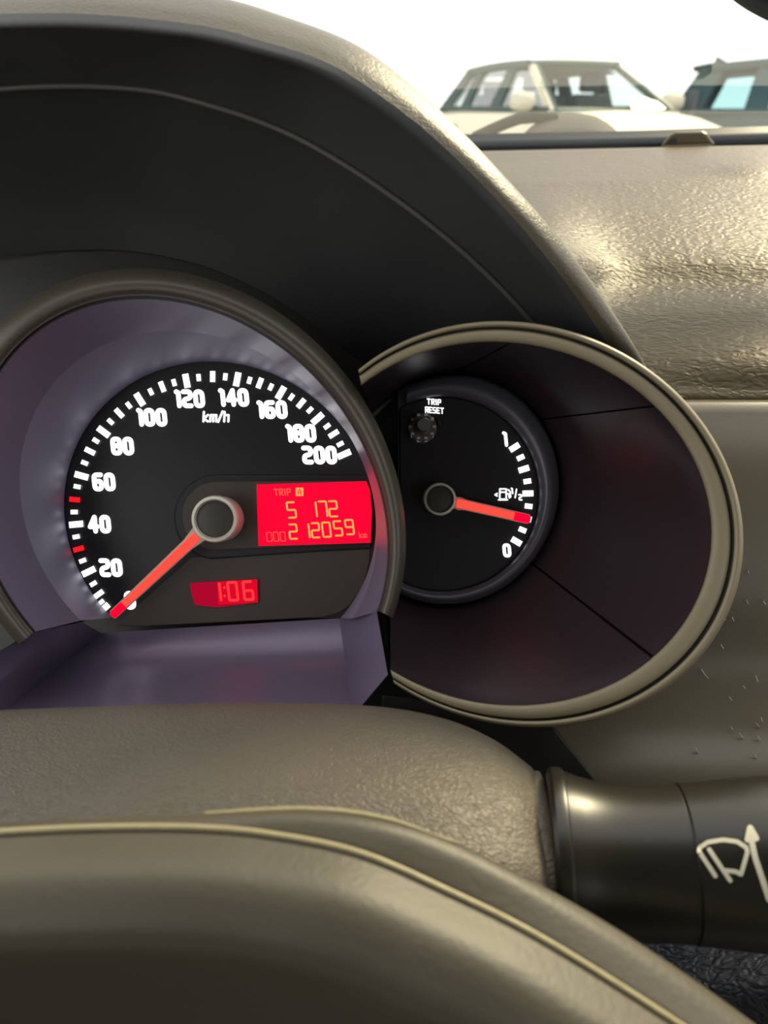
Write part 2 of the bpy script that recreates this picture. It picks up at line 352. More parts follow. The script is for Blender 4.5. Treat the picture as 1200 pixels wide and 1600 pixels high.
# --- stroke lettering
def ribbon(polys, wpx, d, closed=()):
    V = []; Fc = []
    def add(ps):
        b = len(V); V.extend(U(x, y, d) for x, y in ps); Fc.append(tuple(range(b, b+len(ps))))
    for pl in polys:
        for (x0, y0), (x1, y1) in zip(pl, pl[1:]):
            l = math.hypot(x1-x0, y1-y0) or 1; nx, ny = -(y1-y0)/l*wpx/2, (x1-x0)/l*wpx/2
            add([(x0+nx, y0+ny), (x1+nx, y1+ny), (x1-nx, y1-ny), (x0-nx, y0-ny)])
        for x, y in pl: add(arc((x, y), wpx/2, 0, 324, 10))
    return V, Fc
def rnd(pts, r, closed=False, n=4):
    out = []; m = len(pts)
    for i, p in enumerate(pts):
        if not closed and i in (0, m-1): out.append(p); continue
        a, b = Vector(pts[i-1]), Vector(pts[(i+1) % m]); c = Vector(p)
        la, lb = (a-c).length, (b-c).length; rr = min(r, la/2, lb/2)
        p0, p1 = c+(a-c)/la*rr, c+(b-c)/lb*rr
        for t in lin(0, 1, n): out.append(tuple(p0*(1-t)**2+c*2*t*(1-t)+p1*t*t))
    if closed: out.append(out[0])
    return out
W = .48
G = {'0': [rnd([(0, 0), (W, 0), (W, 1), (0, 1)], .24, True)], '1': [[(.02, 1), (.16, .92), (.16, 0)]],
 '2': [rnd([(0, 1), (W, 1), (W, .55), (0, .45), (0, 0), (W, 0)], .18)], '4': [[(W*.75, 0), (W*.75, 1), (0, .32), (W*1.05, .32)]],
 '6': [rnd([(W, 1), (0, 1), (0, 0), (W, 0), (W, .56), (0, .56)], .2)], '8': [rnd([(0, 0), (W, 0), (W, 1), (0, 1)], .2, True), [(0, .52), (W, .52)]],
 'k': [[(0, 0), (0, 1)], [(W*.9, .68), (.05, .3), (W*.95, 0)]], 'm': [[(0, 0), (0, .66), (.62, .66), (.62, 0)], [(.31, .66), (.31, 0)]],
 'h': [[(0, 0), (0, 1)], [(0, .66), (W*.9, .66), (W*.9, 0)]], '/': [[(0, -.05), (.4, 1.05)]],
 'T': [[(0, 1), (.56, 1)], [(.28, 1), (.28, 0)]], 'R': [[(0, 0), (0, 1), (W, 1), (W, .5), (0, .5)], [(.2, .5), (W, 0)]], 'I': [[(.08, 0), (.08, 1)]],
 'P': [[(0, 0), (0, 1), (W, 1), (W, .48), (0, .48)]], 'E': [[(W, 0), (0, 0), (0, 1), (W, 1)], [(0, .5), (W*.85, .5)]], 'S': [rnd([(W, 1), (0, 1), (0, .5), (W, .5), (W, 0), (0, 0)], .12)],
 'A': [[(0, 0), (0, .7), (.24, 1), (W, .7), (W, 0)], [(0, .4), (W, .4)]]}
WID = {'1': .16, 'm': .62, '/': .4, 'T': .56, 'I': .16, 'A': .48}
def text(name, s, c, h, st, d, m, parent, gap=.38, tilt=0, shear=.1, **kw):
    tot = sum(WID.get(ch, W) for ch in s)+gap*(len(s)-1); x = -tot/2; pls = []
    ct, snt = math.cos(math.radians(tilt)), math.sin(math.radians(tilt))
    for ch in s:
        for pl in G[ch]:
            q = []
            for gx, gy in pl:
                u, v = (x+gx-shear*(gy-.5))*h, (gy-.5)*h
                q.append((c[0]+u*ct-v*-snt*-1, c[1]-(u*snt+v*ct)))
            pls.append(q)
        x += WID.get(ch, W)+gap
    V, Fc = ribbon(pls, st, d)
    return obj(name, V, Fc, m, parent, smooth=False, **kw)
PD = DD-.0014
for s, c in {'0': (203, 938), '20': (173, 887), '40': (155, 819), '60': (162, 753), '80': (191, 697), '100': (237, 652), '120': (296, 623), '140': (365, 621), '160': (425, 640), '180': (470, 677), '200': (499, 711)}.items():
    text('numeral', s, c, 22, 7.4, PD, M_WHITE, dial, gap=.36)
text('unit_lettering', 'km/h', (338, 651), 15, 3.4, PD, M_WHITE, dial, gap=.22, shear=-.05)
TK = {0: (222, 226.8), 10: (216.2, 216), 20: (205.8, 212.8), 30: (195.5, 213.2), 40: (185.2, 212), 50: (174.8, 212.3), 60: (164.2, 210.5), 80: (143.1, 209.8), 100: (122.2, 208.5), 120: (100.7, 208.6), 140: (78.9, 211.3), 160: (59.8, 215.7), 180: (41.2, 221.3), 190: (32.3, 225), 200: (23.5, 226.4)}
tkc = spl([(k, *TK[k]) for k in sorted(TK)], 400)
for v in range(0, 201, 5):
    p = min(tkc, key=lambda q: abs(q[0]-v)); a = math.radians(p[1]); cx, cy = 330+p[2]*math.cos(a), 800-p[2]*math.sin(a)
    hl, hw, m, nm = (11, 4.9, M_WHITE, 'tick_mark') if v % 20 == 0 else (8.5, 4.0, M_WHITE, 'tick_mark') if v % 10 == 0 else (5.5, 3.4, M_WHITE, 'tick_mark')
    if v in (30, 50): m = M_REDT
    if v % 20: cx, cy = cx+math.cos(a)*2, cy-math.sin(a)*2
    ux, uy = math.cos(a), -math.sin(a)
    o = plate(nm, [(cx+ux*s*hl-uy*t*hw, cy+uy*s*hl+ux*t*hw) for s, t in ((-1, -1), (1, -1), (1, 1), (-1, 1))], PD, m, dial)
    if m is M_REDT: o['label'] = 'red tick mark'
# --- seven segment screens
SEGS = {'0': 'abcdef', '1': 'bc', '2': 'abged', '5': 'afgcd', '6': 'afgedc', '7': 'abc', '8': 'abcdefg', '9': 'abcdfg'}
def sevenseg(name, s, x, y, wd, h, st, d, m, parent, tilt=-1.6, slant=.12, adv=None):
    pls = []
    c = {'a': ((0, 1), (1, 1)), 'b': ((1, 1), (1, .5)), 'c': ((1, .5), (1, 0)), 'd': ((0, 0), (1, 0)), 'e': ((0, .5), (0, 0)), 'f': ((0, 1), (0, .5)), 'g': ((0, .5), (1, .5))}
    for i, ch in enumerate(s):
        x0 = x+i*(adv or wd*1.6)
        for g in SEGS.get(ch, ''):
            q = []
            (ax, ay), (bx, by) = c[g]
            for t in (.1, .9):
                gx, gy = ax+(bx-ax)*t, ay+(by-ay)*t
                px = x0+gx*wd-slant*(gy-.5)*h; q.append((px, y-gy*h+(px-x)*math.tan(math.radians(tilt))))
            pls.append(q)
    V, Fc = ribbon(pls, st, d)
    return obj(name, V, Fc, m, parent, smooth=False)
scr = prism('trip_screen', [(401, 757), (572, 752), (578, 765), (581, 800), (579, 848), (404, 853)], DD-.0034, DD-.0026, M_LCD, sp, label='red lit trip screen reading 5172 and 212059')
ld = DD-.0038
text('trip_lettering', 'TRIP', (441, 769), 9.5, 1.9, ld, M_GHOST, scr, gap=.3, tilt=1.5)
plate('trip_letter_box', [(462, 762), (474, 762), (474, 775), (462, 775)], ld+.0001, M_SEG, scr)
text('trip_letter', 'A', (468, 768.5), 8, 1.7, ld-.0002, M_LCD, scr)
sevenseg('trip_digits', '5 172', 449, 809, 12.5, 24, 3.0, ld, M_SEG, scr, adv=16.3)
sevenseg('odometer_digits', '2 12059', 452, 842, 12, 23, 2.9, ld, M_SEG, scr, adv=0) if False else None
for ch, x, y in [('2', 452, 842), ('1', 471, 841), ('2', 487, 840), ('0', 504, 839), ('5', 522, 837), ('9', 540, 835)]:
    sevenseg('odometer_digit', ch, x, y, 12, 22.5, 2.9, ld, M_SEG, scr)
sevenseg('leading_zeros', '000', 417, 846, 7.5, 14, 1.3, ld, M_GHOST, scr, adv=10.5)
text('unit_lettering', 'km', (567, 836), 8, 1.5, ld, M_GHOST, scr, gap=.25, tilt=2)
clk = prism('clock_screen', rnd([(296, 911), (402, 905), (403, 941), (340, 949), (304, 945)], 6, True)[:-1], DD-.0020, DD-.0012, M_LCDD, sp, label='small dark red clock screen reading 1:06')
plate('lit_window', [(339, 909), (402, 905), (403, 941), (341, 945)], DD-.0021, glow('clock window red', (.72, 0, .02), 1.0), clk)
cdp = DD-.0026
sevenseg('clock_digit', '1', 332, 939, 12, 28, 4.2, cdp, M_SEG2, clk)
sevenseg('clock_digit', '0', 357, 938, 13.5, 28, 4.2, cdp, M_SEG2, clk)
sevenseg('clock_digit', '6', 381, 937, 13.5, 28, 4.2, cdp, M_SEG2, clk)
V, Fc = ribbon([[(350.5, 918), (350.6, 918.2)], [(351, 931), (351.1, 931.2)]], 4, cdp); obj('clock_colon', V, Fc, M_SEG2, clk, smooth=False)
# --- needle
def needle(parent, hub, tip, hr, d, wb, wt, cap_r, dbase):
    k = d/F
    hx, hy = hub; dx, dy = tip[0]-hx, tip[1]-hy; L = math.hypot(dx, dy); ux, uy = dx/L, dy/L; nx, ny = -uy, ux
    P = lambda s, t: (hx+ux*s+nx*t, hy+uy*s+ny*t)
    nd = thing('needle', U(hx, hy, dbase), None, None)
    nd.parent = parent; nd.location = WORLD[nd]-WORLD[parent]
    lathe('hub_drum', [(hr*k*.98, dbase), (hr*k, d+.001)], (hx, hy, d), M_HUBR, nd)
    lathe('hub_ring', [(hr*k, d+.001), (hr*k, d), (hr*k*.95, d-.0012), (hr*k*.84, d-.0016), (cap_r*k*1.08, d-.0012), (cap_r*k, d-.0002), (cap_r*k*.98, d+.0008)], (hx, hy, d), M_HUBR, nd)
    lathe('hub_cap', [(cap_r*k, d+.0006), (cap_r*k, d-.0002), (cap_r*k*.9, d-.0004)], (hx, hy, d), M_CAP, nd)
    r0 = hr*.93
    body = [P(r0*.8, -hr*.46), P(r0*1.08, -hr*.36), P(r0*1.3, -wb*.72), P(r0*1.7, -wb*.58), P(L-3, -wt*.58), P(L, -wt*.3), P(L, wt*.3), P(L-3, wt*.58), P(r0*1.7, wb*.58), P(r0*1.3, wb*.72), P(r0*1.08, hr*.36), P(r0*.8, hr*.46)]
    prism('pointer_body', body, d-.0002, d+.0014, M_NEEDB, nd, bevel=.0003)
    cut = L-26
    prism('pointer_insert', [P(r0*1.16, -wb*.42), P(cut, -wt*.40), P(cut, wt*.40), P(r0*1.16, wb*.42)], d-.0009, d-.0001, M_NEED, nd, bevel=.0002)
    prism('pointer_tip', [P(cut, -wt*.5), P(L-3, -wt*.5), P(L-.5, -wt*.28), P(L-.5, wt*.28), P(L-3, wt*.5), P(cut, wt*.5)], d-.0009, d-.0003, M_NEEDT, nd)
    return nd
nd1 = needle(sp, (336, 811), (174, 963), 37, .266, 17, 13, 29, .2785)

# ================================================================== FUEL GAUGE
fg = thing('fuel_gauge', U(790, 1090, .26), 'smaller round fuel gauge with broad satin ring and red needle near empty', 'fuel gauge')
ZR, ZD = .226, .2785
A2 = lin(136, -128, 110)
R2C = (800, 818)
def ringrow(t, dd): return [(*[p+(q-p)*t for p, q in zip(R2I(a), R2O(a))], ZR+dd) for a in A2]
loft('ring', [ringrow(0, .004), ringrow(.02, .0012), ringrow(.12, 0), ringrow(.52, .0002), ringrow(.60, .0008)], M_RING, fg, raw=True)
loft('ring_groove', [ringrow(.60, .0008), ringrow(.62, .0022), ringrow(.70, .0022), ringrow(.72, .0006)], M_RINGD, fg, raw=True)
loft('ring_bead', [ringrow(.72, .0006), ringrow(.76, -.0006), ringrow(.86, -.001), ringrow(.96, -.0004), ringrow(1, .0012)], M_RING, fg, raw=True)
loft('outer_wall', [ringrow(1, .0012), ringrow(1.0, .0035), [(x+(800-x)*.02, y+(818-y)*.02, .235) for x, y, d in ringrow(1, 0)], [(x+(800-x)*.05, y+(818-y)*.05, .262) for x, y, d in ringrow(1, 0)]], M_BLACK, fg, raw=True)
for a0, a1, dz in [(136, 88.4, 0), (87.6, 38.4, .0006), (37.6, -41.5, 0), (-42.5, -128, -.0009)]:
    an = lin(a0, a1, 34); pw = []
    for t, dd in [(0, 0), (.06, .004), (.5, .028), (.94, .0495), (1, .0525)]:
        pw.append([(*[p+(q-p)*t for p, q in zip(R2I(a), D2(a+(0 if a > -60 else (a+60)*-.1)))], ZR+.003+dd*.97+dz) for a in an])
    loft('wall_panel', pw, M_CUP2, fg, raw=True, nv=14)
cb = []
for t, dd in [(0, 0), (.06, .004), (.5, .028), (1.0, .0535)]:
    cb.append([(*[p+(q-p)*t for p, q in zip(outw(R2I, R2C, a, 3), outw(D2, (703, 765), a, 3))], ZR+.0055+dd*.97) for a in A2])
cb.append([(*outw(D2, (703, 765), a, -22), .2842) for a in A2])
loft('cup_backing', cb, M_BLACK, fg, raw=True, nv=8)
d2p = [(max(x, 622), y) for x, y in (D2(a) for a in lin(0, 357, 100))]
band = prism('dial_band', d2p, ZD, ZD+.003, M_BAND, fg)
DI = lambda a: ell((692, 772), (150, 152), (1, 0), a)
face2 = prism('dial_face', [(max(x, 624), y) for x, y in (DI(a) for a in lin(0, 357, 90))], ZD-.0012, ZD, M_DIAL, fg, bevel=.0008)
# raised lens step around the face
bandring = [[(*[p+(q-p)*t for p, q in zip(DI(a), D2(a))], ZD-dd) for a in lin(112, -118, 70)] for t, dd in [(0, .0012), (.05, .003), (.5, .0052), (.95, .003), (1.0, .0)]]
loft('face_step', bandring, M_BAND, fg, raw=True, nv=12)
p2 = ZD-.0016
for (x, y), ma in zip([(804, 699), (813.5, 715), (818.6, 733), (824, 752), (825, 771), (826, 791), (822, 810), (816.5, 828), (807, 846)], [1, 0, 1, 0, 1, 0, 1, 0, 1]):
    a = math.atan2(775-y, x-684); ux, uy = math.cos(a), -math.sin(a); hl, hw = (8.5, 4.6) if ma else (6, 4)
    plate('tick_mark', [(x+ux*s*hl-uy*t*hw, y+uy*s*hl+ux*t*hw) for s, t in ((-1, -1), (1, -1), (1, 1), (-1, 1))], p2, M_WHITE, face2)
text('numeral', '1', (789, 686), 19, 5.2, p2, M_WHITE, face2)
text('numeral', '0', (792, 860), 17, 5.2, p2, M_WHITE, face2)
text('numeral', '1', (800, 767), 8, 2.4, p2, M_WHITE, face2); text('numeral', '/', (806, 771), 12, 2.2, p2, M_WHITE, face2, shear=.2); text('numeral', '2', (813, 777), 8, 2.4, p2, M_WHITE, face2)
V, Fc = ribbon([[(781, 764), (791, 764), (791, 780), (781, 780), (781, 764)], [(781, 769), (791, 769)], [(779, 781), (793, 781)], [(791, 771), (795, 772), (796, 778), (798, 776), (797, 768), (794, 765)], [(777, 771), (773.5, 773), (777, 775)]], 2.3, p2)
obj('pump_symbol', V, Fc, M_WHITE, face2, smooth=False)
text('lettering', 'TRIP', (678, 628), 8, 1.8, p2, M_WHITE, face2, gap=.3, tilt=-4); text('lettering', 'RESET', (679, 641), 8, 1.8, p2, M_WHITE, face2, gap=.26, tilt=-4)
kn = lathe('reset_knob', [(.0052, ZD), (.0052, ZD-.0035), (.0046, ZD-.0042), (.0027, ZD-.0042), (.0025, ZD-.013), (.0021, ZD-.0138)], (659, 670, ZD), mat('knob grey', (.17, .155, .15), .3), fg)
for k in range(10):
    a = math.radians(36*k); c0 = U(659, 670, ZD)-FW*.0036+(Vector((1, 0, 0))*math.cos(a)+UP*math.sin(a))*.0043
    box('knob_rib', c0, (.0011, .0011, .002), M_HUBR, kn)
prism('knob_tab', [(683, 655), (689, 657), (690, 666), (685, 665)], ZD-.003, ZD, M_CAP, fg, bevel=.0003)
nd2 = needle(fg, (687, 780), (829, 812), 26, .271, 15, 13.5, 21, ZD)

# ================================================================== COLUMN SHROUD
sh = thing('column_shroud', U(430, 1300, .18), 'grained grey brown steering column shroud below the speedometer', 'steering column cover')
T = [[(-300, 1150, .232), (-100, 1135, .232), (100, 1128, .232), (350, 1122, .232), (560, 1126, .234), (690, 1150, .236), (770, 1185, .236), (822, 1225, .234)],
     [(-300, 1135, .222), (-100, 1120, .222), (100, 1111, .222), (350, 1103, .222), (560, 1107, .222), (680, 1125, .222), (765, 1158, .222), (826, 1203, .222)],
     [(-300, 1150, .212), (-100, 1135, .211), (100, 1126, .211), (350, 1119, .211), (560, 1122, .210), (680, 1140, .210), (765, 1170, .209), (834, 1216, .209)],
     [(-300, 1205, .198), (-100, 1195, .197), (100, 1190, .196), (350, 1185, .194), (560, 1190, .192), (690, 1205, .191), (785, 1228, .192), (844, 1252, .196)],
     [(-300, 1280, .185), (-100, 1275, .184), (100, 1272, .183), (350, 1268, .180), (560, 1272, .178), (700, 1285, .177), (800, 1300, .180), (858, 1312, .187)],
     [(-300, 1380, .175), (-100, 1380, .174), (100, 1380, .173), (350, 1380, .170), (560, 1385, .168), (700, 1390, .168), (810, 1395, .172), (872, 1400, .181)],
     [(-300, 1560, .178), (-100, 1560, .177), (100, 1560, .176), (350, 1560, .172), (560, 1560, .171), (700, 1560, .172), (820, 1560, .178), (884, 1560, .186)]]
loft('top_cover', T, M_SHROUD, sh, nu=70, nv=60, solid=.002)
E0 = [r[-1] for r in T]
col0 = [tuple(p) for p in spl(E0, 40)]
def shift(c, dx, dd): return [(x+dx*(.55+.45*max(0, (y-1200)/200)), y, d+dd) for x, y, d in c]
loft('end_collar', [shift(col0, -34, .001), shift(col0, -31, -.0026), shift(col0, -14, -.0036), shift(col0, 4, -.0034), shift(col0, 19, -.0018), shift(col0, 25, .004), shift(col0, 21, .02)], M_SHROUD, sh, raw=True, nv=18)

# ================================================================== WIPER STALK
st = thing('wiper_stalk', U(1000, 1345, .195), 'glossy black wiper stalk with pale wiper symbol and arrow', 'control stalk')
SX0, SX1, SD0, SD1 = 868, 1420, .196, .186
pA, pB = U(868, 1343, .197), U(1420, 1350, .184)
axis = (pB-pA).normalized(); e1 = (UP-axis*UP.dot(axis)).normalized(); e2 = axis.cross(e1)
def sradius(x):                         # silhouette half-height in metres at image x
    t = (x-868)/(1420-868); d = .197+(.184-.197)*t
    return d/F
def stalkmesh(name, prof, m, **kw):
    V = []; seg = 56
    for x, r in prof:
        t = (x-868)/(1420-868); c = pA+(pB-pA)*t
        for k in range(seg):
            a = 2*math.pi*k/seg; V.append(c+(e1*math.cos(a)+e2*math.sin(a))*r*sradius(x)*.985)
    n = len(prof); fs = gridf(n, seg, True)+[tuple(range(seg)), tuple((n-1)*seg+k for k in range(seg))]
    return obj(name, V, fs, m, st, sharp=32, **kw)
stalkmesh('base_flange', [(862, 128), (864, 136), (870, 140), (884, 140), (889, 138), (892, 132)], M_GLOSS)
neck = [(888, 134), (900, 131), (918, 125), (940, 119.5), (965, 116), (1000, 114.5), (1040, 115), (1074, 116.5)]
stalkmesh('neck', neck, M_GLOSS)
stalkmesh('seam_ring', [(1073, 115), (1078, 115)], M_BLACK)
stalkmesh('grip', [(1077, 116), (1079.5, 118.5), (1110, 120.5), (1160, 125.5), (1200, 129.5), (1260, 134), (1330, 136), (1400, 134), (1416, 128), (1420, 110)], M_GLOSS)
# printed symbols wrapped on the grip
def onstalk(px, py, lift=.0003):
    ro = CAM; rd = (U(px, py, 1)-CAM).normalized()
    r = 122*sradius(px)*.985
    for _ in range(6):
        w0 = ro-pA; dd = rd-axis*rd.dot(axis); ww = w0-axis*w0.dot(axis)
        a, b, c = dd.dot(dd), 2*dd.dot(ww), ww.dot(ww)-(r+lift)**2
        disc = b*b-4*a*c
        if disc < 0: disc = 0
        tt = (-b-math.sqrt(disc))/(2*a); p = ro+rd*tt
        x = 868+(p-pA).dot(axis)/(pB-pA).length*(1420-868)
        pr = [(1077, 118), (1110, 120.5), (1160, 125.5), (1200, 129.5), (1260, 134), (1420, 134)]
        for (xa, ra), (xb, rb) in zip(pr, pr[1:]):
            if xa <= x <= xb: r = (ra+(rb-ra)*(x-xa)/(xb-xa))*sradius(x)*.985
    return p
def dens(pl, s=4):
    out = [pl[0]]
    for a, b in zip(pl, pl[1:]):
        n = max(1, int(math.hypot(b[0]-a[0], b[1]-a[1])/s))
        out += [(a[0]+(b[0]-a[0])*i/n, a[1]+(b[1]-a[1])*i/n) for i in range(1, n+1)]
    return out
def inked(name, polys, wpx):
    V = []; Fc = []
    for pl in polys:
        pl = dens(pl)
        for (x0, y0), (x1, y1) in zip(pl, pl[1:]):
            l = math.hypot(x1-x0, y1-y0) or 1; nx, ny = -(y1-y0)/l*wpx/2, (x1-x0)/l*wpx/2
            b = len(V); V.extend(onstalk(*q) for q in [(x0+nx, y0+ny), (x1+nx, y1+ny), (x1-nx, y1-ny), (x0-nx, y0-ny)]); Fc.append((b, b+1, b+2, b+3))
        for x, y in pl:
            b = len(V); V.extend(onstalk(*q) for q in arc((x, y), wpx/2, 0, 315, 8)); Fc.append(tuple(range(b, b+8)))
    return obj(name, V, Fc, M_INK, st, smooth=False)
inked('wiper_symbol', [[(1118, 1369), (1092, 1330), (1094, 1324), (1106, 1316), (1130, 1312), (1152, 1315), (1166, 1324), (1168, 1331), (1158, 1366), (1150, 1362), (1134, 1360)], [(1108, 1327), (1141, 1376)]], 7)
arr = [(1172, 1287), (1189, 1311), (1183, 1317), (1178, 1314), (1204, 1405), (1197, 1408), (1172, 1318), (1167, 1321), (1163, 1310)]
c0 = (1172, 1305)
inked('arrow_symbol', [[(1172, 1293), (1168, 1312), (1182, 1310), (1172, 1293)], [(1174, 1312), (1180, 1340), (1190, 1370), (1202, 1406)]], 9)

# ================================================================== STEERING WHEEL PAD
wh = thing('steering_wheel', U(400, 1550, .13), 'grey brown steering wheel hub pad with pale piped edge in front', 'steering wheel')
Aw = [(-300, 1330, .152), (-100, 1296, .152), (0, 1287, .152), (150, 1278, .152), (320, 1272, .152), (480, 1266, .152), (600, 1280, .152), (715, 1318, .152), (860, 1392, .151), (1000, 1475, .150), (1180, 1600, .148), (1400, 1770, .145)]
Bw = [(-300, 1345, .147), (-100, 1310, .147), (0, 1300, .147), (150, 1293, .147), (300, 1293, .147), (420, 1303, .147), (560, 1332, .146), (700, 1392, .145), (850, 1468, .143), (1060, 1600, .140), (1200, 1700, .138), (1330, 1830, .134)]
def dn(c, dy, dx, dd): return [(x+dx, y+dy, d+dd) for x, y, d in c]
loft('edge_band', [dn(Aw, 26, -6, .012), dn(Aw, 5, -2, .003), Aw, mid(Aw, Bw, .25, -.0018), mid(Aw, Bw, .8, -.0008), Bw], M_WHEEL, wh, nu=80, nv=24)
loft('front_pad', [Bw, dn(Bw, 10, -2, -.0015), dn(Bw, 70, -20, -.0095), dn(Bw, 140, -40, -.0128), dn(Bw, 175, -48, -.0130), dn(Bw, 215, -56, -.0095), dn(Bw, 330, -80, .014), dn(Bw, 460, -80, .05)], M_WHEEL, wh, nu=80, nv=40)
tube('piping', [tuple(p) for p in spl([(x, y, d-.0006) for x, y, d in Bw], 120)], .00065, M_SEAM, wh, conv=U, seg=8)
tube('edge_stitching', [tuple(p) for p in spl([(x, y-1, d-.0004) for x, y, d in Aw[4:8]], 60)], lambda t: .00062*math.sin(math.pi*min(1, .08+t))**.5 if t < .9 else .0003, M_SEAM, wh, conv=U, seg=8)

# ================================================================== REAR VIEW MIRROR
rm = thing('rearview_mirror', UY(1290, -60, .46), 'dark grey rear view mirror in the top corner of the windscreen', 'mirror')
mp = [(1105, -60), (1128, -14), (1160, 12), (1205, 36), (1300, 58), (1450, 66), (1600, 60), (1640, 10), (1630, -90), (1450, -140), (1140, -125)]
prism('housing', rnd(mp, 20, True)[:-1], .47, .435, mat('mirror housing', (.06, .072, .08), .5), rm, conv=UY, bevel=.005)
prism('mirror_glass', rnd([(1150, -56), (1172, -20), (1215, 6), (1300, 26), (1450, 34), (1585, 30), (1612, 0), (1600, -80), (1450, -118), (1165, -105)], 20, True)[:-1], .434, .430, mat('mirror glass', (.25, .3, .32), .05, metal=1), rm, conv=UY)
a = UY(1380, -60, .47); tube('mirror_stem', [a, a+Vector((0, .03, .05)), Vector((a.x, .36, 1.455))], .01, M_BLACK, rm)

# ================================================================== OUTSIDE WIPER
wp = thing('windscreen_wiper', UY(860, 200, .80), 'dark windscreen wiper resting under a grey dome standing in for a reflection', 'wiper')
tube('wiper_arm', [(740, 216, .815), (765, 204, .815), (790, 193, .815), (812, 185, .815), (835, 183, .815), (870, 186, .815)], .0052, mat('wiper black', (.03, .028, .022), .7, spec=.15), wp, conv=UY)
dome = [(x, 178+34*(abs((x-893)/75))**2.6, .83) for x in lin(818, 968, 24)]
loft('reflection_dome', [[(x, 226, .79) for x, y, d in dome], [(x, 180+.45*(y-178)+22, .795) for x, y, d in dome], dome, [(893+(x-893)*.8, y+14, .89) for x, y, d in dome]], mat('dome reflection grey', (.085, .08, .065), .8, spec=.1), wp, raw=True, conv=UY, nv=12, solid=.002)  # solid grey dome made up in place of a reflection in the windscreen

